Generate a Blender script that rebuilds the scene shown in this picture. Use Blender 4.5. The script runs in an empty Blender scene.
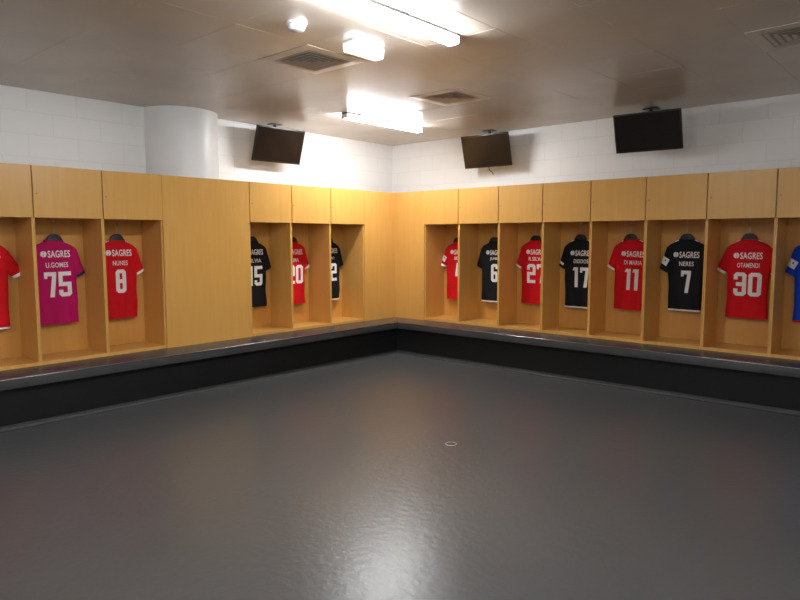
import bpy, bmesh, math, random
from mathutils import Vector, Matrix, noise

SC = bpy.context.scene
COL = SC.collection
PI = math.pi

# ------------------------------------------------------------------ sizes
ZB, ZD, ZT, ZC = 0.430, 1.7346, 2.1802, 2.9315     # bench top, door bottom, locker top, ceiling
DW = 0.556                                         # wall behind the locker fronts
CARC = 0.43                                        # locker depth
BD = 0.42                                          # bench depth in front of the lockers
XMAX, YMIN = 9.4, -9.9                             # the room behind the photographer
LEFT = [-5.29, -4.69, -4.09, -3.496, None, -2.453, -1.854, -1.229, -0.629]
RIGHT = [0.544, 1.112, 1.722, 2.328, 2.923, 3.533, 4.134, 4.735, 5.335]

# ------------------------------------------------------------------ materials
def srgb(r, g, b):
    f = lambda c: (c / 12.92 if c <= 0.04045 else ((c + 0.055) / 1.055) ** 2.4)
    return (f(r / 255), f(g / 255), f(b / 255), 1.0)

def new_mat(name):
    m = bpy.data.materials.new(name); m.use_nodes = True
    nt = m.node_tree; b = nt.nodes['Principled BSDF']
    return m, nt, b

def plain(name, col, rough=0.5, metal=0.0, var=0.06, scale=8.0, bump=0.0, bscale=60.0, spec=0.5):
    m, nt, b = new_mat(name)
    tc = nt.nodes.new('ShaderNodeTexCoord'); n = nt.nodes.new('ShaderNodeTexNoise')
    n.inputs['Scale'].default_value = scale; n.inputs['Detail'].default_value = 3
    nt.links.new(tc.outputs['Object'], n.inputs['Vector'])
    r = nt.nodes.new('ShaderNodeValToRGB')
    r.color_ramp.elements[0].position = 0.3; r.color_ramp.elements[1].position = 0.7
    r.color_ramp.elements[0].color = [c * (1 - var) for c in col[:3]] + [1]
    r.color_ramp.elements[1].color = [min(1, c * (1 + var)) for c in col[:3]] + [1]
    nt.links.new(n.outputs['Fac'], r.inputs['Fac']); nt.links.new(r.outputs['Color'], b.inputs['Base Color'])
    b.inputs['Roughness'].default_value = rough; b.inputs['Metallic'].default_value = metal
    b.inputs['Specular IOR Level'].default_value = spec
    if bump:
        n2 = nt.nodes.new('ShaderNodeTexNoise'); n2.inputs['Scale'].default_value = bscale
        nt.links.new(tc.outputs['Object'], n2.inputs['Vector'])
        bp = nt.nodes.new('ShaderNodeBump'); bp.inputs['Strength'].default_value = bump; bp.inputs['Distance'].default_value = 0.004
        nt.links.new(n2.outputs['Fac'], bp.inputs['Height']); nt.links.new(bp.outputs['Normal'], b.inputs['Normal'])
    return m

def wood(name, c1, c2, rough=0.34):
    m, nt, b = new_mat(name)
    g = nt.nodes.new('ShaderNodeNewGeometry'); mp = nt.nodes.new('ShaderNodeMapping')
    mp.inputs['Scale'].default_value = (9, 9, 0.7)
    n = nt.nodes.new('ShaderNodeTexNoise'); n.inputs['Scale'].default_value = 3.0; n.inputs['Detail'].default_value = 6
    n.inputs['Distortion'].default_value = 0.4
    nt.links.new(g.outputs['Position'], mp.inputs['Vector']); nt.links.new(mp.outputs['Vector'], n.inputs['Vector'])
    r = nt.nodes.new('ShaderNodeValToRGB')
    r.color_ramp.elements[0].position = 0.3; r.color_ramp.elements[1].position = 0.72
    r.color_ramp.elements[0].color = c1; r.color_ramp.elements[1].color = c2
    nt.links.new(n.outputs['Fac'], r.inputs['Fac']); nt.links.new(r.outputs['Color'], b.inputs['Base Color'])
    b.inputs['Roughness'].default_value = rough
    return m

def block_wall(name, axis):
    """painted concrete blocks; axis = the horizontal world axis that runs along the wall"""
    m, nt, b = new_mat(name)
    g = nt.nodes.new('ShaderNodeNewGeometry'); s = nt.nodes.new('ShaderNodeSeparateXYZ'); c = nt.nodes.new('ShaderNodeCombineXYZ')
    nt.links.new(g.outputs['Position'], s.inputs['Vector'])
    nt.links.new(s.outputs[axis], c.inputs['X']); nt.links.new(s.outputs['Z'], c.inputs['Y'])
    br = nt.nodes.new('ShaderNodeTexBrick')
    br.inputs['Scale'].default_value = 1.0; br.inputs['Brick Width'].default_value = 0.45; br.inputs['Row Height'].default_value = 0.21
    br.inputs['Mortar Size'].default_value = 0.006; br.inputs['Mortar Smooth'].default_value = 0.6
    br.inputs['Color1'].default_value = (0.80, 0.795, 0.79, 1); br.inputs['Color2'].default_value = (0.785, 0.78, 0.775, 1)
    br.inputs['Mortar'].default_value = (0.73, 0.725, 0.72, 1)
    nt.links.new(c.outputs['Vector'], br.inputs['Vector']); nt.links.new(br.outputs['Color'], b.inputs['Base Color'])
    n = nt.nodes.new('ShaderNodeTexNoise'); n.inputs['Scale'].default_value = 40; nt.links.new(g.outputs['Position'], n.inputs['Vector'])
    ma = nt.nodes.new('ShaderNodeMath'); ma.operation = 'MULTIPLY_ADD'; ma.inputs[1].default_value = -1.0
    mb = nt.nodes.new('ShaderNodeMath'); mb.operation = 'MULTIPLY'; mb.inputs[1].default_value = 0.25
    nt.links.new(n.outputs['Fac'], mb.inputs[0]); nt.links.new(br.outputs['Fac'], ma.inputs[0]); nt.links.new(mb.outputs[0], ma.inputs[2])
    bp = nt.nodes.new('ShaderNodeBump'); bp.inputs['Strength'].default_value = 0.25; bp.inputs['Distance'].default_value = 0.006
    nt.links.new(ma.outputs[0], bp.inputs['Height']); nt.links.new(bp.outputs['Normal'], b.inputs['Normal'])
    b.inputs['Roughness'].default_value = 0.45
    return m

def floor_mat():
    m, nt, b = new_mat('grey_sheet_floor')
    g = nt.nodes.new('ShaderNodeNewGeometry')
    n = nt.nodes.new('ShaderNodeTexNoise'); n.inputs['Scale'].default_value = 0.9; n.inputs['Detail'].default_value = 5
    r = nt.nodes.new('ShaderNodeValToRGB')
    r.color_ramp.elements[0].color = (0.074, 0.075, 0.078, 1); r.color_ramp.elements[1].color = (0.084, 0.085, 0.087, 1)
    n2 = nt.nodes.new('ShaderNodeTexNoise'); n2.inputs['Scale'].default_value = 21; n2.inputs['Detail'].default_value = 2.5; n2.inputs['Distortion'].default_value = 0.2
    n3 = nt.nodes.new('ShaderNodeTexNoise'); n3.inputs['Scale'].default_value = 3; n3.inputs['Detail'].default_value = 3
    for q in (n, n2, n3): nt.links.new(g.outputs['Position'], q.inputs['Vector'])
    nt.links.new(n.outputs['Fac'], r.inputs['Fac']); nt.links.new(r.outputs['Color'], b.inputs['Base Color'])
    bp = nt.nodes.new('ShaderNodeBump'); bp.inputs['Strength'].default_value = 0.34; bp.inputs['Distance'].default_value = 0.005
    nt.links.new(n2.outputs['Fac'], bp.inputs['Height']); nt.links.new(bp.outputs['Normal'], b.inputs['Normal'])
    mr = nt.nodes.new('ShaderNodeMapRange'); mr.inputs['To Min'].default_value = 0.27; mr.inputs['To Max'].default_value = 0.29
    nt.links.new(n3.outputs['Fac'], mr.inputs['Value']); nt.links.new(mr.outputs['Result'], b.inputs['Roughness'])
    b.inputs['Specular IOR Level'].default_value = 0.40
    return m

def emit(name, col, strength):
    m, nt, b = new_mat(name)
    n = nt.nodes.new('ShaderNodeRGB'); n.outputs[0].default_value = (*col, 1)
    b.inputs['Base Color'].default_value = (0.85, 0.85, 0.83, 1)
    nt.links.new(n.outputs[0], b.inputs['Emission Color']); b.inputs['Emission Strength'].default_value = strength
    return m

M = {}
M['wood'] = wood('maple_laminate', srgb(208, 155, 78), srgb(213, 162, 87))
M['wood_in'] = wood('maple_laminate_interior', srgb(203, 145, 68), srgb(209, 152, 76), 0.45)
M['wall_y'] = block_wall('painted_blocks_along_y', 'Y')
M['wall_x'] = block_wall('painted_blocks_along_x', 'X')
M['column'] = plain('painted_column', (0.74, 0.735, 0.73, 1), 0.4, 0, 0.05, 2.0, 0.15, 9)
M['floor'] = floor_mat()
M['ceiling'] = plain('satin_ceiling_panel', (0.59, 0.53, 0.465, 1), 0.25, 0, 0.07, 1.5)
M['ceil_gap'] = plain('ceiling_joint', (0.57, 0.51, 0.445, 1), 0.5)
M['bench'] = plain('dark_grey_bench_vinyl', (0.060, 0.058, 0.059, 1), 0.25, 0, 0.08, 6, 0.03, 12)
M['edge'] = plain('dark_metal_edge', (0.30, 0.295, 0.29, 1), 0.24, 1.0, 0.03, 20)
M['bench_front'] = plain('black_bench_front', (0.007, 0.007, 0.007, 1), 0.6, 0, 0.1, 6, 0, 1, 0.3)
M['skirting'] = plain('coved_floor_edge', (0.038, 0.038, 0.038, 1), 0.6, 0, 0.08, 6)
M['red'] = plain('red_knit', srgb(205, 8, 22), 0.75, 0, 0.05, 30, 0.12, 400, 0.25)
M['black'] = plain('black_knit', srgb(19, 20, 24), 0.75, 0, 0.08, 30, 0.12, 400, 0.25)
M['magenta'] = plain('magenta_knit', srgb(182, 8, 90), 0.75, 0, 0.05, 30, 0.12, 400, 0.25)
M['blue'] = plain('blue_knit', srgb(12, 62, 190), 0.75, 0, 0.05, 30, 0.12, 400, 0.25)
M['navy'] = plain('navy_knit', srgb(40, 22, 82), 0.75, 0, 0.05, 30)
M['white'] = plain('white_print', srgb(236, 232, 228), 0.6, 0, 0.02, 20, 0, 1, 0.3)
M['hanger'] = plain('dark_plastic', srgb(20, 18, 18), 0.55, 0, 0.08, 20)
M['metal'] = plain('brushed_steel', (0.55, 0.54, 0.52, 1), 0.32, 1.0, 0.05, 30)
M['tv_body'] = plain('television_plastic', srgb(18, 16, 16), 0.35, 0, 0.08, 20)
M['tv_screen'] = plain('television_glass', srgb(30, 24, 22), 0.16, 0, 0.05, 4)
M['white_plastic'] = plain('white_plastic', (0.80, 0.79, 0.76, 1), 0.4, 0, 0.02, 10)
M['vent'] = plain('vent_paint', (0.62, 0.555, 0.48, 1), 0.28, 0, 0.03, 10)
M['dark'] = plain('vent_shadow', (0.42, 0.37, 0.315, 1), 0.7, 0, 0.05, 10)
M['brass'] = plain('keyhole_brass', srgb(150, 110, 60), 0.35, 0.8, 0.05, 10)
M['lamp'] = emit('lit_opal_diffuser', (0.965, 0.99, 1.0), 26.0)
M['lamp_small'] = emit('lit_emergency_cover', (1.0, 0.985, 0.95), 0.8)
M['lamp_body'] = plain('grey_lamp_body', (0.16, 0.155, 0.15, 1), 0.5, 0, 0.03, 10)

# ------------------------------------------------------------------ helpers
def tag(o, label=None, cat=None, group=None, kind=None):
    if label: o['label'] = label
    if cat: o['category'] = cat
    if group: o['group'] = group
    if kind: o['kind'] = kind
    return o

def thing(name, label, cat, loc=(0, 0, 0), rotz=0.0, group=None):
    o = bpy.data.objects.new(name, None); COL.objects.link(o)
    o.empty_display_size = 0.1
    o.location = loc; o.rotation_euler = (0, 0, rotz)
    return tag(o, label, cat, group)

def obj(name, bm, mat, parent=None, smooth=False, angle=0.6):
    me = bpy.data.meshes.new(name)
    bmesh.ops.recalc_face_normals(bm, faces=bm.faces[:])
    bm.to_mesh(me); bm.free()
    me.materials.append(mat)
    if smooth:
        me.polygons.foreach_set('use_smooth', [True] * len(me.polygons))
        try: me.set_sharp_from_angle(angle=angle)
        except Exception: pass
    o = bpy.data.objects.new(name, me); COL.objects.link(o)
    if parent: o.parent = parent
    return o

def box(bm, x0, x1, y0, y1, z0, z1, bev=0.0, seg=2):
    t = bmesh.new()
    bmesh.ops.create_cube(t, size=1.0)
    for v in t.verts:
        v.co = Vector((x0 + (v.co.x + .5) * (x1 - x0), y0 + (v.co.y + .5) * (y1 - y0), z0 + (v.co.z + .5) * (z1 - z0)))
    if bev:
        bmesh.ops.bevel(t, geom=t.edges[:], offset=bev, segments=seg, profile=0.5, affect='EDGES')
    merge(bm, t)
    return bm

def merge(bm, t):
    m = {}
    for v in t.verts: m[v] = bm.verts.new(v.co)
    for f in t.faces:
        try: bm.faces.new([m[v] for v in f.verts])
        except ValueError: pass
    t.free()

def BX(*a, **k): return box(bmesh.new(), *a, **k)

def prism(bm, pts, axis, a, b, bev=0.0):
    """extrude a polygon; axis 'z': pts=(x,y); 'y': pts=(x,z); 'x': pts=(y,z)"""
    t = bmesh.new()
    def co(p, h):
        return Vector((p[0], p[1], h)) if axis == 'z' else Vector((p[0], h, p[1])) if axis == 'y' else Vector((h, p[0], p[1]))
    lo = [t.verts.new(co(p, a)) for p in pts]; hi = [t.verts.new(co(p, b)) for p in pts]
    t.faces.new(lo); t.faces.new(hi[::-1])
    n = len(pts)
    for i in range(n): t.faces.new([lo[i], lo[(i + 1) % n], hi[(i + 1) % n], hi[i]])
    bmesh.ops.recalc_face_normals(t, faces=t.faces[:])
    if bev: bmesh.ops.bevel(t, geom=t.edges[:], offset=bev, segments=2, profile=0.5, affect='EDGES')
    merge(bm, t); return bm

def tube(bm, pts, r, n=10, closed=False):
    pts = [Vector(p) for p in pts]; rings = []
    N = len(pts); prev = None
    for i, p in enumerate(pts):
        if closed: d = pts[(i + 1) % N] - pts[i - 1]
        else: d = pts[min(i + 1, N - 1)] - pts[max(i - 1, 0)]
        d.normalize()
        a = prev if prev is not None else (Vector((0, 0, 1)) if abs(d.z) < .9 else Vector((0, 1, 0)))
        a = (a - d * a.dot(d)).normalized(); prev = a
        b = d.cross(a)
        rings.append([bm.verts.new(p + (a * math.cos(2 * PI * k / n) + b * math.sin(2 * PI * k / n)) * r) for k in range(n)])
    m = N if closed else N - 1
    for i in range(m):
        A, B = rings[i], rings[(i + 1) % N]
        for k in range(n): bm.faces.new([A[k], A[(k + 1) % n], B[(k + 1) % n], B[k]])
    if not closed:
        bm.faces.new(rings[0]); bm.faces.new(rings[-1][::-1])
    return bm

def lathe(bm, prof, n=32, cx=0, cy=0):
    rings = []
    for r, z in prof:
        rings.append([bm.verts.new((cx + max(r, 1e-4) * math.cos(2 * PI * k / n), cy + max(r, 1e-4) * math.sin(2 * PI * k / n), z)) for k in range(n)])
    for A, B in zip(rings, rings[1:]):
        for k in range(n): bm.faces.new([A[k], A[(k + 1) % n], B[(k + 1) % n], B[k]])
    bm.faces.new(rings[0]); bm.faces.new(rings[-1][::-1])
    return bm

# ------------------------------------------------------------------ the room
def struct(name, bm, mat, smooth=False):
    return tag(obj(name, bm, mat, None, smooth), kind='structure')

struct('floor', BX(-DW - .1, XMAX + .1, YMIN - .1, DW + .1, -0.1, 0.0), M['floor'])
struct('wall_left', BX(-DW - .12, -DW, YMIN - .12, DW + .12, 0, ZC + .1), M['wall_y'])
struct('wall_right', BX(-DW, XMAX, DW, DW + .12, 0, ZC + .1), M['wall_x'])
struct('wall_rear', BX(-DW, XMAX, YMIN - .12, YMIN, 0, ZC + .1), M['wall_x'])
struct('wall_side', BX(XMAX, XMAX + .12, YMIN - .12, DW + .12, 0, ZC + .1), M['wall_y'])

random.seed(4)
bm = bmesh.new()
GAP = 0.0009
nx0, nx1 = -2, 16
for i in range(nx0, nx1):
    for j in range(-2, 17):
        x0, x1 = 0.06 + .6 * i, 0.06 + .6 * (i + 1)
        y1, y0 = -0.06 - .6 * j, -0.06 - .6 * (j + 1)
        x0 = max(x0, -DW); x1 = min(x1, XMAX); y0 = max(y0, YMIN); y1 = min(y1, DW)
        if x1 - x0 < .05 or y1 - y0 < .05: continue
        tx, ty = random.gauss(0, .0016), random.gauss(0, .0016)
        cx, cy = (x0 + x1) / 2, (y0 + y1) / 2
        z = lambda x, y: ZC + tx * (x - cx) + ty * (y - cy) + 0.0006
        q = [(x0 + GAP, y0 + GAP), (x1 - GAP, y0 + GAP), (x1 - GAP, y1 - GAP), (x0 + GAP, y1 - GAP)]
        lo = [bm.verts.new((x, y, z(x, y))) for x, y in q]
        hi = [bm.verts.new((x, y, ZC + .012)) for x, y in q]
        bm.faces.new(lo); bm.faces.new(hi)
        for k in range(4): bm.faces.new([lo[k], lo[(k + 1) % 4], hi[(k + 1) % 4], hi[k]])
ceil = struct('ceiling', bm, M['ceiling'])
struct('ceiling_slab', BX(-DW, XMAX, YMIN, DW, ZC + .006, ZC + .1), M['ceil_gap'])

# round column half sunk in the left wall, behind the blank panel
bm = bmesh.new()
lathe(bm, [(0.415, ZB + .001), (0.415, ZC + .003)], 72, -0.575, -2.945)
struct('column', bm, M['column'], True)

# ------------------------------------------------------------------ benches
def bench(name, label, side):
    t = thing(name, label, 'bench', (0, 0, 0), 0, 'benches under the lockers')
    L = 8.6
    # local: s along, v depth (towards room negative); right run: (s, v), left run mirrored about the corner diagonal
    def P(s, v): return (s, v) if side == 'R' else (-v, -s)
    back = DW - .002
    pts = [P(-back, back), P(L, back), P(L, -BD), P(BD, -BD)]
    if side == 'L': pts = [(p[0], p[1]) for p in pts]
    g = 0.0006
    b = bmesh.new()
    sh = (g, 0) if side == 'R' else (0, -g)
    prism(b, [(p[0] + sh[0], p[1] + sh[1]) for p in pts], 'z', ZB - .085, ZB, 0.007)
    obj('seat', b, M['bench'], t, True, 0.5)
    b = bmesh.new(); e0 = P(BD + .003, -BD + .003); e1 = P(L, -BD + .003)
    tube(b, [(e0[0], e0[1], ZB - .0042), (e1[0], e1[1], ZB - .0042)], .0058, 12)  # metal strip added so the seat edge shows a bright highlight line
    tag(obj('edge_strip', b, M['edge'], t, True), 'thin shiny strip along the front edge')
    f = .36
    pts = [P(f, -f), P(L, -f), P(L, -f + .04), P(f - .04, -f + .04)]
    b = bmesh.new(); prism(b, [(p[0] + sh[0], p[1] + sh[1]) for p in pts], 'z', 0.0, ZB - .085)
    obj('front_panel', b, M['bench_front'], t)
    return t
bench('bench', 'long dark grey bench along the left wall, in front of the magenta shirt', 'L')
bench('bench.001', 'long dark grey bench along the right wall, in front of the red number 30 shirt', 'R')

# coved floor edge below the benches
def cove(name, side):
    f = .3595; L = 8.6
    prof = [(0, 0.042), (-.004, .042), (-.007, .02), (-.016, .007), (-.034, .0006), (0, .0006)]
    b = bmesh.new()
    n = len(prof); A = []; B = []
    for dv, z in prof:
        v = -f + dv
        a = (-v + .0008, v, z) if side == 'R' else (-v, v - .0008, z)
        c = (L, v, z) if side == 'R' else (-v, -L, z)
        A.append(b.verts.new(a)); B.append(b.verts.new(c))
    for i in range(n): b.faces.new([A[i], A[(i + 1) % n], B[(i + 1) % n], B[i]])
    b.faces.new(A); b.faces.new(B[::-1])
    struct(name, b, M['skirting'])
cove('baseboard_left', 'L'); cove('baseboard_right', 'R')

# ------------------------------------------------------------------ lockers
TH = 0.014
def place(side, s):
    return ((s, 0, 0), 0.0) if side == 'R' else ((0, s, 0), PI / 2)

def locker(side, s0, s1, what, seam_l, seam_r):
    c = (s0 + s1) / 2; w = (s1 - s0) / 2 - .0004
    loc, rz = place(side, c)
    t = thing('locker', 'open maple locker holding ' + what, 'locker', (loc[0], loc[1], ZB), rz, 'open lockers around the room')
    wd, wi = M['wood'], M['wood_in']
    H = ZT - ZB
    obj('side_panel', BX(-w, -w + TH, 0, CARC, 0, H, bev=.0012), wd, t)
    obj('side_panel', BX(w - TH, w, 0, CARC, 0, H, bev=.0012), wd, t)
    obj('base_panel', BX(-w + TH, w - TH, 0.001, CARC, 0, .03, bev=.001), wd, t)
    obj('top_panel', BX(-w + TH, w - TH, 0.001, CARC, H - .018, H, bev=.001), wd, t)
    obj('shelf', BX(-w + TH, w - TH, 0.003, CARC - .012, ZD - ZB, ZD - ZB + .018, bev=.001), wi, t)
    obj('back_panel', BX(-w + TH, w - TH, CARC - .012, CARC, .03, H - .018), wi, t)
    gl = .0055 if seam_l else .0008; gr = .0055 if seam_r else .0008
    d = obj('door', BX(-w + gl, w - gr, -.019, -.001, ZD - ZB - .004, H - .001, bev=.0015), wd, t)
    b = bmesh.new(); lathe(b, [(.006, 0), (.006, .003), (.004, .0045), (.0005, .0045)], 14)
    bmesh.ops.rotate(b, verts=b.verts[:], cent=(0, 0, 0), matrix=Matrix.Rotation(PI / 2, 3, 'X'))
    bmesh.ops.translate(b, verts=b.verts[:], vec=(-w + .032, -.019, (ZT + ZD) / 2 - ZB - .02))
    k = obj('lock', b, M['brass'], d)
    # coat hook under the shelf
    b = bmesh.new()
    zz = ZD - ZB
    lathe(b, [(.018, zz), (.018, zz - .004), (.006, zz - .008), (.005, zz - .03)], 16, 0, .365)
    tube(b, [(0, .365, zz - .028), (0, .360, zz - .043), (0, .346, zz - .050), (0, .332, zz - .046), (0, .327, zz - .036)], .004, 8)
    obj('coat_hook', b, M['metal'], t, True)
    return t

def blank(name, label, side, s0, s1):
    c = (s0 + s1) / 2; w = (s1 - s0) / 2 - .0004
    loc, rz = place(side, c)
    t = thing(name, label, 'panel', (loc[0], loc[1], ZB), rz)
    return t, w

# the shirts, in order along each wall: (colour, number, printed name, extras, words for it)
LS = [
    ('red', '', '', dict(cuff='white', sponsor=True, hem='white', spread=.05), 'red shirt cut off by the left edge of the photo'),
    ('magenta', '75', 'U.GOMES', dict(cuff='navy', roll=-.6), 'magenta number 75 shirt'),
    ('red', '8', 'NUNES', dict(cuff='white', trim=True), 'red number 8 shirt'),
    ('black', '15', 'SILVIA', dict(cuff=None, dz=.02), 'black shirt directly right of the wide blank panel'),
    ('red', '20', 'LIMA', dict(cuff='white', dz=.028), 'red shirt with half-hidden number ending in 0'),
    ('black', '12', 'JOAO', dict(cuff=None, hem='white', dz=.024), 'black shirt with half-hidden number ending in 2'),
]
RS = [
    ('red', '4', 'ARTUR', dict(cuff='white', patch=True, trim=True, dz=.035, nz=.045, tx=.03, spread=.025), 'red shirt with half-hidden number 4'),
    ('black', '6', 'JUNIO', dict(cuff=None, hem='white', dz=.03, nz=.04, tx=.025), 'black shirt with half-hidden number 6'),
    ('red', '27', 'R.SILVA', dict(cuff='white', dz=.012, nz=.035, tx=.022), 'red number 27 shirt'),
    ('black', '17', 'DIDDOS', dict(cuff=None, hem='white', trim=True, patch2=True, tx=.022, length=1.05), 'black number 17 shirt'),
    ('red', '11', 'DI MARIA', dict(cuff='white', trim=True, roll=1.6, tx=.026, taper=.07), 'red number 11 shirt'),
    ('black', '7', 'NERES', dict(cuff=None, hem='white', trim=True, patch=True, tx=.01, taper=.12, length=.935), 'black number 7 shirt'),
    ('red', '30', 'OTAMENDI', dict(cuff='white', trim=True, spread=.02), 'red number 30 shirt'),
    ('blue', '', '', dict(cuff=None, patch=True, hem='red'), 'blue shirt cut off by the right edge of the photo'),
]

slots = []
li = [(-5.29, -4.69), (-4.69, -4.09), (-4.09, -3.496), (-2.453, -1.854), (-1.854, -1.229), (-1.229, -0.629)]
for k, (a, b_) in enumerate(li):
    locker('L', a, b_, 'the ' + LS[k][4], True, k not in (2, 5))
    slots.append(('L', (a + b_) / 2, LS[k]))
for k in range(8):
    a, b_ = RIGHT[k], RIGHT[k + 1]
    locker('R', a, b_, 'the ' + RS[k][4], k != 0, True)
    slots.append(('R', (a + b_) / 2, RS[k]))

H = ZT - ZB
t, w = blank('blank_panel', 'wide blank maple panel in front of the round white column', 'L', -3.496, -2.453)
obj('facing', BX(-w + .001, w - .0045, -.019, -.001, 0, H - .001, bev=.0015), M['wood'], t)
obj('stud', BX(-w, -w + .04, 0, .10, 0, H - .005), M['wood_in'], t)
obj('stud', BX(w - .04, w, 0, .10, 0, H - .005), M['wood_in'], t)
obj('cap', BX(-w + .041, w - .041, 0, .10, H - .025, H - .005), M['wood_in'], t)
t, w = blank('blank_panel.001', 'narrow blank maple panel filling the left side of the room corner', 'L', -0.629, 0.0)
obj('facing', BX(-w, w - .0005, -.019, -.001, 0, H - .001, bev=.0012), M['wood'], t)
obj('stud', BX(-w, -w + .03, 0, .10, 0, H - .005), M['wood_in'], t)
obj('cap', BX(-w + .031, w + .42, .001, .42, H - .02, H - .003), M['wood'], t)
t, w = blank('blank_panel.002', 'narrow blank maple panel filling the right side of the room corner', 'R', 0.0, 0.544)
obj('facing', BX(-w + .0195, w, -.019, -.001, 0, H - .001, bev=.0012), M['wood'], t)
obj('stud', BX(w - .03, w, 0, .10, 0, H - .005), M['wood_in'], t)
obj('cap', BX(-w + .001, w - .031, .001, .42, H - .02, H - .003), M['wood'], t)

# ------------------------------------------------------------------ shirts
Z0 = 0.742                                  # hem height; local z = world - Z0
PROF = [  # world z, half width, half depth
    (1.522, .074, .030), (1.513, .092, .032), (1.500, .122, .034), (1.482, .160, .036), (1.462, .188, .037), (1.44, .202, .038), (1.40, .206, .040),
    (1.33, .202, .044), (1.24, .197, .046), (1.12, .190, .045), (1.0, .187, .044), (.88, .187, .043), (.79, .189, .042), (.742, .190, .041)]
def lerp_prof(z):
    for (za, wa, da), (zb, wb, db) in zip(PROF, PROF[1:]):
        if z >= zb:
            f = max(0, min(1, (za - z) / (za - zb))); return wa + (wb - wa) * f, da + (db - da) * f
    return PROF[-1][1], PROF[-1][2]
NE = 2.7
class Shirt:
    def __init__(s, seed, taper=0.0): s.seed = seed; s.taper = taper
    def fold(s, x, z):
        low = max(0.0, min(1.0, (1.05 - z) / .3))
        k = s.seed * 1.7
        a = .0075 * low * math.sin(x * 34 + k + 2.0 * math.sin(z * 4 + k))
        a += .0045 * low * math.sin(x * 61 + 2 * k + z * 7)
        a += .0030 * math.sin((x * .8 + z) * 17 + k) * (0.35 + .65 * low)
        e = max(0, min(1, (abs(x) - .12) / .07))
        a += .004 * e * math.sin(z * 26 + 6 * x + k)
        return a
    def back(s, x, z):                       # y of the surface that faces the room
        w, d = lerp_prof(z)
        q = min(.999, abs(x) / w)
        return -d * (1 - q ** NE) ** (1 / NE) + s.fold(x, z)
    def wid(s, z):
        return 1 - s.taper * max(0, min(1, (1.35 - z) / .5)) + .018 * math.sin(z * 13 + s.seed) * max(0, min(1, (1.25 - z) / .3))

def ring_pts(S, z, n=56, grow=0.0):
    w, d = lerp_prof(z); out = []
    for k in range(n):
        a = 2 * PI * k / n; ca, sa = math.cos(a), math.sin(a)
        x = (w + grow) * math.copysign(abs(ca) ** (2 / NE), ca); y = (d + grow) * math.copysign(abs(sa) ** (2 / NE), sa)
        y += S.fold(max(-w, min(w, x)), z) * (1 if sa <= 0 else .35)
        if y > .048: y = .048
        out.append(Vector((x * S.wid(z), y, z - Z0)))
    return out

def loft(bm, rings, cap=False):
    R = [[bm.verts.new(p) for p in r] for r in rings]
    n = len(R[0])
    for A, B in zip(R, R[1:]):
        for k in range(n): bm.faces.new([A[k], A[(k + 1) % n], B[(k + 1) % n], B[k]])
    if cap: bm.faces.new(R[0]); bm.faces.new(R[-1][::-1])
    return bm

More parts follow.
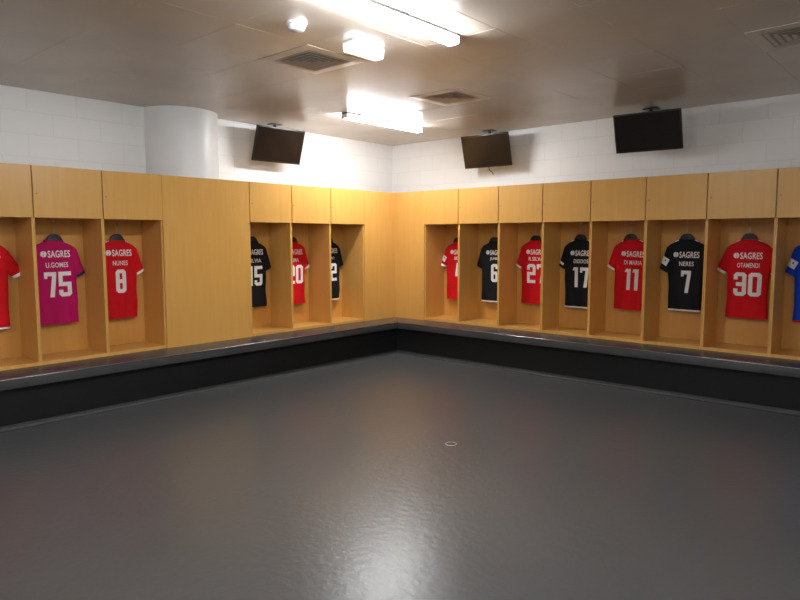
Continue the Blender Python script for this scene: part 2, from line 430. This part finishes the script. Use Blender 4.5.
# ---- digits: blocky condensed numerals made of bars with clipped corners
def clip(poly, n, c):
    out = []
    for i in range(len(poly)):
        a, b = poly[i], poly[(i + 1) % len(poly)]
        da = a[0] * n[0] + a[1] * n[1] - c; db = b[0] * n[0] + b[1] * n[1] - c
        if da <= 0: out.append(a)
        if (da < 0 < db) or (db < 0 < da):
            f = da / (da - db); out.append((a[0] + (b[0] - a[0]) * f, a[1] + (b[1] - a[1]) * f))
    return out
def digit_polys(ch, w, h, s):
    """list of polygons in [0,w]x[0,h]"""
    T = (0, h - s, w, h); B = (0, 0, w, s); Mi = (s * .6, h / 2 - s / 2, w - s * .4, h / 2 + s / 2)
    LU, LL, RU, RL = (0, h / 2, s, h), (0, 0, s, h / 2), (w - s, h / 2, w, h), (w - s, 0, w, h / 2)
    rects = {'0': [T, B, LU, LL, RU, RL], '2': [T, RU, (0, h / 2 - s / 2, w, h / 2 + s / 2), LL, B, (0, h - s * 1.9, s, h)], '3': [T, RU, RL, B, Mi, (0, h - s * 1.9, s, h), (0, 0, s, s * 1.9)],
             '5': [T, (0, h / 2 - s / 2, s, h), (0, h / 2 - s / 2, w, h / 2 + s / 2), RL, B, (0, 0, s, s * 1.7)],
             '6': [T, LU, LL, B, RL, Mi, (w - s, h - s * 1.7, w, h)], '8': [T, B, LU, LL, RU, RL, Mi]}.get(ch)
    cut = {'0': 'abcd', '2': 'ab', '3': 'abcd', '5': 'cd', '6': 'abcd', '8': 'abcd'}.get(ch, '')
    polys = []
    if rects:
        for x0, y0, x1, y1 in rects:
            nx = max(1, round((x1 - x0) / .03)); ny = max(1, round((y1 - y0) / .03))
            for i in range(nx):
                for j in range(ny):
                    xa, xb = x0 + (x1 - x0) * i / nx, x0 + (x1 - x0) * (i + 1) / nx
                    ya, yb = y0 + (y1 - y0) * j / ny, y0 + (y1 - y0) * (j + 1) / ny
                    polys.append([(xa, ya), (xb, ya), (xb, yb), (xa, yb)])
    elif ch == '1':
        x0 = w * .5 - s * .35
        for j in range(8): polys.append([(x0, h * j / 8), (x0 + s * 1.05, h * j / 8), (x0 + s * 1.05, h * (j + 1) / 8), (x0, h * (j + 1) / 8)])
        polys.append([(x0 - s * .75, h - s * .95), (x0, h - s * .95), (x0, h), (x0 - s * .35, h)])
    elif ch == '7':
        for j in range(4): polys.append([(w * j / 4, h - s), (w * (j + 1) / 4, h - s), (w * (j + 1) / 4, h), (w * j / 4, h)])
        polys.append([(0, h - s * 1.6), (s * .7, h - s * 1.6), (s * .7, h - s), (0, h - s)])
        xt, xb = w - s, w * .42
        for j in range(7):
            f0, f1 = j / 7, (j + 1) / 7; ya, yb = (h - s) * f0, (h - s) * f1
            xa, xc = xb + (xt - xb) * f0, xb + (xt - xb) * f1
            polys.append([(xa, ya), (xa + s, ya), (xc + s, yb), (xc, yb)])
    elif ch == '4':
        for j in range(8): polys.append([(w - s * 1.35, h * j / 8), (w - s * .35, h * j / 8), (w - s * .35, h * (j + 1) / 8), (w - s * 1.35, h * (j + 1) / 8)])
        y0 = h * .22
        for j in range(4): polys.append([(w * j / 4, y0), (w * (j + 1) / 4, y0), (w * (j + 1) / 4, y0 + s * .85), (w * j / 4, y0 + s * .85)])
        for j in range(5):
            f0, f1 = j / 5, (j + 1) / 5; ya, yb = y0 + s * .85 + (h - y0 - s * .85) * f0, y0 + s * .85 + (h - y0 - s * .85) * f1
            xa, xc = (w - s * 2.1) * f0, (w - s * 2.1) * f1
            polys.append([(xa, ya), (xa + s * .95, ya), (xc + s * .95, yb), (xc, yb)])
    q = s * .62; r = 2 ** -.5
    for c in cut:
        n, cc = {'a': ((-r, r), (-0 * r + (h - q) * r)), 'b': ((r, r), (w + h - q) * r), 'c': ((r, -r), (w - q) * r), 'd': ((-r, -r), -q * r)}[c]
        polys = [p for p in (clip(P, n, cc) for P in polys) if len(p) > 2]
    return polys

def drape(bm, S, polys, off=.0028):
    for P in polys:
        fr, bk = [], []
        for x, z in P:
            y = S.back(x, z); fr.append(bm.verts.new((x * S.wid(z), y - off, z - Z0))); bk.append(bm.verts.new((x * S.wid(z), y + .003, z - Z0)))
        n = len(P); bm.faces.new(fr); bm.faces.new(bk[::-1])
        for k in range(n): bm.faces.new([fr[k], fr[(k + 1) % n], bk[(k + 1) % n], bk[k]])

_cache = {}
def text_polys(txt, x0, x1, z0, z1, bold=.03):
    """filled letter outlines scaled to the given box"""
    if txt not in _cache:
        cu = bpy.data.curves.new('tmp', 'FONT'); cu.body = txt; cu.offset = bold; cu.resolution_u = 3
        cu.space_character = 1.06
        o = bpy.data.objects.new('tmp', cu); COL.objects.link(o)
        dg = bpy.context.evaluated_depsgraph_get()
        me = bpy.data.meshes.new_from_object(o.evaluated_get(dg))
        P = [[(me.vertices[i].co.x, me.vertices[i].co.y) for i in p.vertices] for p in me.polygons]
        bpy.data.objects.remove(o); bpy.data.curves.remove(cu); bpy.data.meshes.remove(me)
        _cache[txt] = P
    P = _cache[txt]
    xs = [p[0] for q in P for p in q]; ys = [p[1] for q in P for p in q]
    ax, bx, ay, by = min(xs), max(xs), min(ys), max(ys)
    return [[(x0 + (p[0] - ax) / (bx - ax) * (x1 - x0), z0 + (p[1] - ay) / (by - ay) * (z1 - z0)) for p in q] for q in P]

def crest_polys(cx, cz, r):
    out = []
    # little round shield with a split centre
    pts = [(1.0 * math.cos(2 * PI * k / 16 + .2), 1.05 * math.sin(2 * PI * k / 16 + .2)) for k in range(16)]
    for (a, b) in ((0.0, -1), (0.0, 1)):
        half = [(x, y) for x, y in pts]
        half = clip(half, (b, 0), -.09)
        out.append([(cx + x * r, cz + y * r) for x, y in half])
    out.append([(cx - .16 * r, cz + .05 * r), (cx + .16 * r, cz + .05 * r), (cx + .16 * r, cz + .38 * r), (cx - .16 * r, cz + .38 * r)])
    return out

def make_shirt(side, s, spec, idx):
    colr, num, name, ex, words = spec
    loc, rz = place(side, s)
    yc = .375
    off = Matrix.Rotation(rz, 3, 'Z') @ Vector((0, yc, 0))
    t = thing('football_shirt', f'{words[0].upper()}{words[1:]}'.replace('shirt', 'football shirt') + ' hanging in a locker', 'football shirt',
              (loc[0] + off.x, loc[1] + off.y, Z0 - ex.get('dz', 0)), rz, 'football shirts hanging in the lockers')
    t.rotation_euler = (0, math.radians(ex.get('roll', 0)), rz)
    S = Shirt(idx * 1.37 + .4, ex.get('taper', .0)); m = M[colr]
    zs = [1.522, 1.513, 1.5, 1.482, 1.462, 1.44, 1.42, 1.40] + [1.2 - (1.2 - z) * ex.get('length', 1) if z < 1.2 else z for z in [1.40 - .0235 * k for k in range(1, 28)] + [.742]]
    b = bmesh.new(); loft(b, [ring_pts(S, z) for z in zs])
    body = obj('body', b, m, t, True, 1.2)
    for sx in (-1, 1):
        # sleeve: a flattened tube from the shoulder down to the cuff
        A = Vector((sx * .135, 0, 1.405)); B = Vector((sx * (.234 + ex.get('spread', 0)), 0, 1.196 + ex.get('spread', 0) * .4))
        e = Vector((sx * .86, 0, .51)).normalized()
        rings = []
        def sring(f, grow=0):
            c = A.lerp(B, f); hw = .083 + (.048 - .083) * f + grow; hd = .036 + (.028 - .036) * f + grow
            out = []
            for k in range(28):
                a = 2 * PI * k / 28
                p = c + e * hw * math.cos(a) + Vector((0, 1, 0)) * (hd * math.sin(a) + .0022 * math.sin(f * 17 + idx + 3 * math.cos(a)) * f)
                out.append(Vector((p.x, p.y + .003, p.z - Z0)))
            return out
        b = bmesh.new(); loft(b, [sring(k / 12) for k in range(13)])
        sl = obj('sleeve', b, m, t, True, 1.2)
        if ex.get('cuff'):
            b = bmesh.new(); loft(b, [sring(.90, .0018), sring(.97, .0022), sring(1.01, .002)])
            tag(obj('cuff', b, M[ex['cuff']], sl, True, 1.2), ex['cuff'] + ' cuff')
        if sx < 0 and (ex.get('patch') or ex.get('patch2')):
            b = bmesh.new()
            f0, f1 = (.40, .74) if ex.get('patch') else (.74, .86)
            R = [sring(f0 + (f1 - f0) * k / 4, .002) for k in range(5)]
            sel = list(range(20, 28))
            G = [[b.verts.new(r[k]) for k in sel] for r in R]
            for p, q in zip(G, G[1:]):
                for k in range(len(sel) - 1):
                    if ex.get('patch') and k in (2,) and p is G[1]: continue
                    b.faces.new([p[k], p[k + 1], q[k + 1], q[k]])
            tag(obj('sleeve_badge', b, M['white'], sl, True), 'white badge on the sleeve')
    # collar
    w, d = lerp_prof(1.52)
    b = bmesh.new()
    tube(b, [(w * math.cos(2 * PI * k / 28), d * .98 * math.sin(2 * PI * k / 28), 1.522 - Z0 + .010 * (math.cos(2 * PI * k / 28)) ** 2 - (.035 if math.sin(2 * PI * k / 28) > 0 else 0) * max(0, math.sin(2 * PI * k / 28)) ** .6) for k in range(28)], .0075, 8, True)
    obj('collar', b, m, t, True)
    if ex.get('trim'):
        for sx in (-1, 1):
            b = bmesh.new()
            tube(b, [(sx * x, S.back(x, z) * .72 - .004, z - Z0 + .006) for x, z in ((.060, 1.524), (.078, 1.521), (.096, 1.512), (.116, 1.503))], .0048, 8)
            tag(obj('collar_trim', b, M['white'], t, True), 'white trim beside the collar')
    if ex.get('hem'):
        b = bmesh.new(); loft(b, [ring_pts(S, z + (1 - ex.get('length', 1)) * .458, 56, .0022) for z in (.757, .749, .741)])
        tag(obj('hem_band', b, M[ex['hem']], t, True, 1.2), ex['hem'] + ' hem band')
    tx, tz = ex.get('tx', 0.0), (.035 if side == 'L' else 0.0)
    if num or ex.get('sponsor'):
        b = bmesh.new()
        drape(b, S, text_polys('SAGRES', -.068 + tx, .132 + tx, 1.336 + tz + ex.get('nz', 0) * .5, 1.402 + tz + ex.get('nz', 0) * .5, .018)); drape(b, S, crest_polys(-.104 + tx, 1.370 + tz + ex.get('nz', 0) * .5, .027))
        tag(obj('sponsor_lettering', b, M['white'], t), 'white sponsor lettering with a small shield')
    if name:
        wn = min(.100, .0150 * len(name))
        b = bmesh.new(); drape(b, S, text_polys(name, -wn + .008 + tx, wn + .008 + tx, 1.250 + tz * .8 + ex.get('nz', 0) * .8, 1.297 + tz * .8 + ex.get('nz', 0) * .8, .008))
        tag(obj('name_lettering', b, M['white'], t), 'white name lettering')
    if num:
        h, sp = .236, .018
        ws = [.072 if c == '1' else .118 if len(num) == 2 and c != '7' else .105 for c in num]; tot = sum(ws) + sp * (len(num) - 1)
        x = -tot / 2 + .008 + tx
        for c, w_ in zip(num, ws):
            b = bmesh.new(); drape(b, S, [[(px + x, pz + .965 + tz + ex.get('nz', 0)) for px, pz in P] for P in digit_polys(c, w_, h, .038)]); x += w_ + sp
            tag(obj('digit', b, M['white'], t), 'white number ' + c)
    dz = ex.get('dz', 0.0)
    # hanger, hooked on the locker's coat hook
    hg = thing('coat_hanger', 'Dark coat hanger inside the ' + words, 'coat hanger', (loc[0] + (Matrix.Rotation(rz, 3, 'Z') @ Vector((0, .365, 0))).x, loc[1] + (Matrix.Rotation(rz, 3, 'Z') @ Vector((0, .365, 0))).y, 1.43 - ex.get('dz', 0)), rz,
               'dark hangers holding the shirts')
    up = [(0, .162), (.030, .158), (.054, .142), (.068, .115), (.082, .082), (.10, .060), (.14, .036), (.172, .010)]
    lo = [(.172, -.006), (.13, .016), (.085, .038), (.05, .052), (0, .058)]
    poly = [(x, z) for x, z in up] + lo
    poly = poly + [(-x, z) for x, z in reversed(lo[:-1])] + [(-x, z) for x, z in reversed(up[1:])]
    b = bmesh.new(); prism(b, poly, 'y', -.012, .018, .004)
    obj('shoulder_arm', b, M['hanger'], hg, True, .7)
    b = bmesh.new()
    tube(b, [(0, .003, .17), (0, .003, .205 + dz), (0, -.001, .222 + dz), (0, -.004, .235 + dz), (0, -.010, .2565 + dz), (0, -.019, .2655 + dz), (0, -.030, .2655 + dz), (0, -.038, .256 + dz), (0, -.040, .244 + dz)], .0028, 8)
    obj('hook', b, M['metal'], hg, True)
    return t

for i, (side, s, spec) in enumerate(slots):
    make_shirt(side, s, spec, i)

# ------------------------------------------------------------------ televisions
def television(label, c, base_rz, yaw, tilt, mount):
    W, Hh, D = .70, .42, .055
    rz = base_rz + yaw
    t = thing('television', label, 'television', c, rz, 'televisions above the lockers')
    t.rotation_euler = (Matrix.Rotation(rz, 3, 'Z') @ Matrix.Rotation(tilt, 3, 'X')).to_euler()
    b = BX(-W / 2, W / 2, 0, .030, -Hh / 2, Hh / 2, bev=.006)
    box(b, -W * .36, W * .36, .030, D, -Hh * .36, Hh * .30, bev=.008)
    obj('casing', b, M['tv_body'], t, True, .6)
    obj('screen', BX(-W / 2 + .014, W / 2 - .014, -.0015, .002, -Hh / 2 + .020, Hh / 2 - .014), M['tv_screen'], t)
    # bracket: plate behind the set, an arm up and back to the wall
    R = t.rotation_euler.to_matrix().inverted()
    def L(v): return R @ (Vector(v) - Vector(c))
    back = Vector((0, D, 0))
    wall_dir = Vector((0, 1, 0)) if base_rz == 0 else Vector((-1, 0, 0))
    cw = Vector(c); dist = (DW - cw.y) if base_rz == 0 else (cw.x + DW)
    b = bmesh.new(); box(b, -.10, .10, D, D + .010, -.10, .10, bev=.002)
    top = cw + wall_dir * .085; top.z = ZC - .008
    mid = top.copy(); mid.z = cw.z + .05
    tube(b, [Vector((0, D + .008, 0)), L(mid), L(mid + Vector((0, 0, .03))), L(top)], .020, 12)
    obj('mounting_arm', b, M['tv_body'], t, True, .6)
    t2 = bmesh.new(); box(t2, -.075, .075, -.055, .055, -.010, 0, bev=.002)
    mt = Matrix.Translation(Vector((top.x, top.y, ZC - .0015))) @ Matrix.Rotation(base_rz, 4, 'Z')
    for v in t2.verts: v.co = L(mt @ v.co)
    obj('ceiling_plate', t2, M['tv_body'], t)
    if mount:
        b = bmesh.new(); tube(b, [(-.03, D - .01, -.12), (-.03, D + .02, -.20), (-.02, D + .01, -.26), (.01, D + .03, -.29), (.02, D + .03, -.325)], .005, 8)
        tag(obj('cable', b, M['tv_body'], t, True), 'short cable dangling below')
    return t
television('Black television high on the left wall beside the round column', (-.26, -1.80, 2.666), PI / 2, -.035, .305, False)
television('Dark brown-tinted television high on the right wall near the room corner', (1.338, .256, 2.662), 0, .043, .27, True)
television('Black television high on the right wall above the red number 11 shirt', (3.425, .231, 2.675), 0, .087, .36, False)

# ------------------------------------------------------------------ ceiling lights
def ceiling_light(label, x1, y0, y1, w=.09, h=.065):
    t = thing('ceiling_light', label, 'ceiling light', (x1 - w / 2, (y0 + y1) / 2, ZC), 0, 'long fluorescent ceiling lights')
    Ly = (y1 - y0) / 2
    obj('housing', BX(-w / 2 - .004, w / 2 + .004, -Ly + .004, Ly - .004, -.018, .0, bev=.001), M['lamp_body'], t)
    b = bmesh.new()
    q = [(-w / 2, -.019), (-w / 2, -h + .016), (-w / 2 + .006, -h + .005), (-w / 2 + .018, -h), (w / 2 - .018, -h), (w / 2 - .006, -h + .005), (w / 2, -h + .016), (w / 2, -.019)]
    prism(b, q, 'y', -Ly + .012, Ly - .012)
    obj('diffuser', b, M['lamp'], t, True, .5)
    for sy in (-1, 1):
        a, c = sorted((sy * Ly, sy * (Ly - .012)))
        obj('end_cap', BX(-w / 2 - .001, w / 2 + .001, a, c, -h - .001, -.0185, bev=.003), M['white_plastic'], t)
    return t
ceiling_light('Lit fluorescent ceiling light nearer the room corner, ahead of the square vents', .87, -1.75, -.45)
ceiling_light('Lit fluorescent ceiling light cut off by the top edge of the photo', 3.41, -4.42, -3.12)
ceiling_light('Lit fluorescent ceiling light above the photographer', 5.96, -7.1, -5.8)  # fill lamp added out of view, the visible lamps leave the walls too dark
ceiling_light('Lit fluorescent ceiling light behind the photographer, nearer the left bench', 3.41, -9.0, -7.7)  # unseen lamp added as frontal fill for both locker runs
ceiling_light('Lit fluorescent ceiling light behind the photographer, farther from the left bench', 8.51, -7.1, -5.8)  # another added fill lamp behind the camera, brightens the outer lockers

# ------------------------------------------------------------------ vents
def vent(label, x0, y0):
    t = thing('ceiling_vent', label, 'ceiling vent', (x0 + .3, y0 + .3, ZC), 0, 'square louvred ceiling vents')
    b = bmesh.new()
    o, i = .298, .212
    prof = [(o, 0.0), (o, -.003), (i + .012, -.0055), (i, -.005), (i, 0.0)]
    def sq(r, z): return [(-r, -r, z), (r, -r, z), (r, r, z), (-r, r, z)]
    loft(b, [sq(r, z) for r, z in prof] + [sq(*prof[0])])
    obj('frame', b, M['vent'], t)
    b = bmesh.new()
    for k in range(4):
        r = .195 - .047 * k
        loft(b, [sq(r, -.003), sq(r + .007, -.0075 - .0008 * k), sq(r + .004, -.0087 - .0008 * k), sq(r - .016, -.0028), sq(r, -.003)])
    obj('louvre_core', b, M['vent'], t)
    obj('duct_opening', BX(-i + .001, i - .001, -i + .001, i - .001, -.0025, -.0005), M['dark'], t)
vent('Square louvred ceiling vent near the top right corner of the photo', 4.86, -1.86)
vent('Square louvred ceiling vent just right of the light nearer the corner', 1.86, -1.86)
vent('Square louvred ceiling vent beside the small white emergency light', 1.86, -3.66)

# emergency light and smoke detector
t = thing('emergency_light', 'small lit white box-shaped emergency light on the ceiling beside a vent', 'emergency light', (2.735, -3.365, ZC))
obj('back_box', BX(-.055, .055, -.16, .16, -.022, 0, bev=.003), M['white_plastic'], t)
b = bmesh.new(); prism(b, [(-.053, -.022), (-.046, -.064), (-.036, -.070), (.036, -.070), (.046, -.064), (.053, -.022)], 'y', -.157, .157, .002)
obj('cover', b, M['lamp_small'], t, True, .5)
t = thing('smoke_detector', 'small round white smoke detector on the ceiling left of the long light', 'smoke detector', (2.765, -4.01, ZC))
b = bmesh.new(); lathe(b, [(.068, 0), (.068, -.014), (.060, -.018)], 32); obj('base', b, M['white_plastic'], t, True, .5)
b = bmesh.new(); lathe(b, [(.056, -.018), (.056, -.034), (.046, -.050), (.025, -.058), (.001, -.059)], 32); obj('sensor_head', b, M['white_plastic'], t, True, .5)

# pale ring on the floor
t = thing('floor_cap', 'small pale ring-shaped cap set in the dark floor', 'floor cap', (3.258, -2.985, 0))
b = bmesh.new()
tube(b, [(.040 * math.cos(2 * PI * k / 32), .040 * math.sin(2 * PI * k / 32), .001) for k in range(32)], .003, 6, True)
obj('rim', b, M['vent'], t, True)
b = bmesh.new(); lathe(b, [(.038, .0002), (.038, .0012), (.001, .0014)], 32); obj('disc', b, M['skirting'], t, True)

# ------------------------------------------------------------------ camera, world, view
f, pitch, roll, yaw = 646.1266, -0.0957, -0.0013, 0.7267
F = Vector((-math.sin(yaw) * math.cos(pitch), math.cos(yaw) * math.cos(pitch), math.sin(pitch)))
Rt = Vector((math.cos(yaw), math.sin(yaw), 0)); U = Rt.cross(F)
c, s = math.cos(roll), math.sin(roll)
X, Y = c * Rt + s * U, -s * Rt + c * U
cam = bpy.data.cameras.new('camera'); cam.sensor_fit = 'HORIZONTAL'; cam.sensor_width = 36.0; cam.lens = f / 800 * 36
cam.clip_start = .05; cam.clip_end = 100
co = bpy.data.objects.new('camera', cam); COL.objects.link(co)
co.matrix_world = Matrix(((X.x, Y.x, -F.x, 6.1308), (X.y, Y.y, -F.y, -6.7949), (X.z, Y.z, -F.z, 1.55), (0, 0, 0, 1)))
SC.camera = co

w = bpy.data.worlds.new('world'); SC.world = w; w.use_nodes = True
w.node_tree.nodes['Background'].inputs['Color'].default_value = (0, 0, 0, 1)
SC.view_settings.view_transform = 'Standard'; SC.view_settings.look = 'None'
SC.view_settings.exposure = 2.25; SC.view_settings.gamma = 1.0; SC.view_settings.use_curve_mapping = False
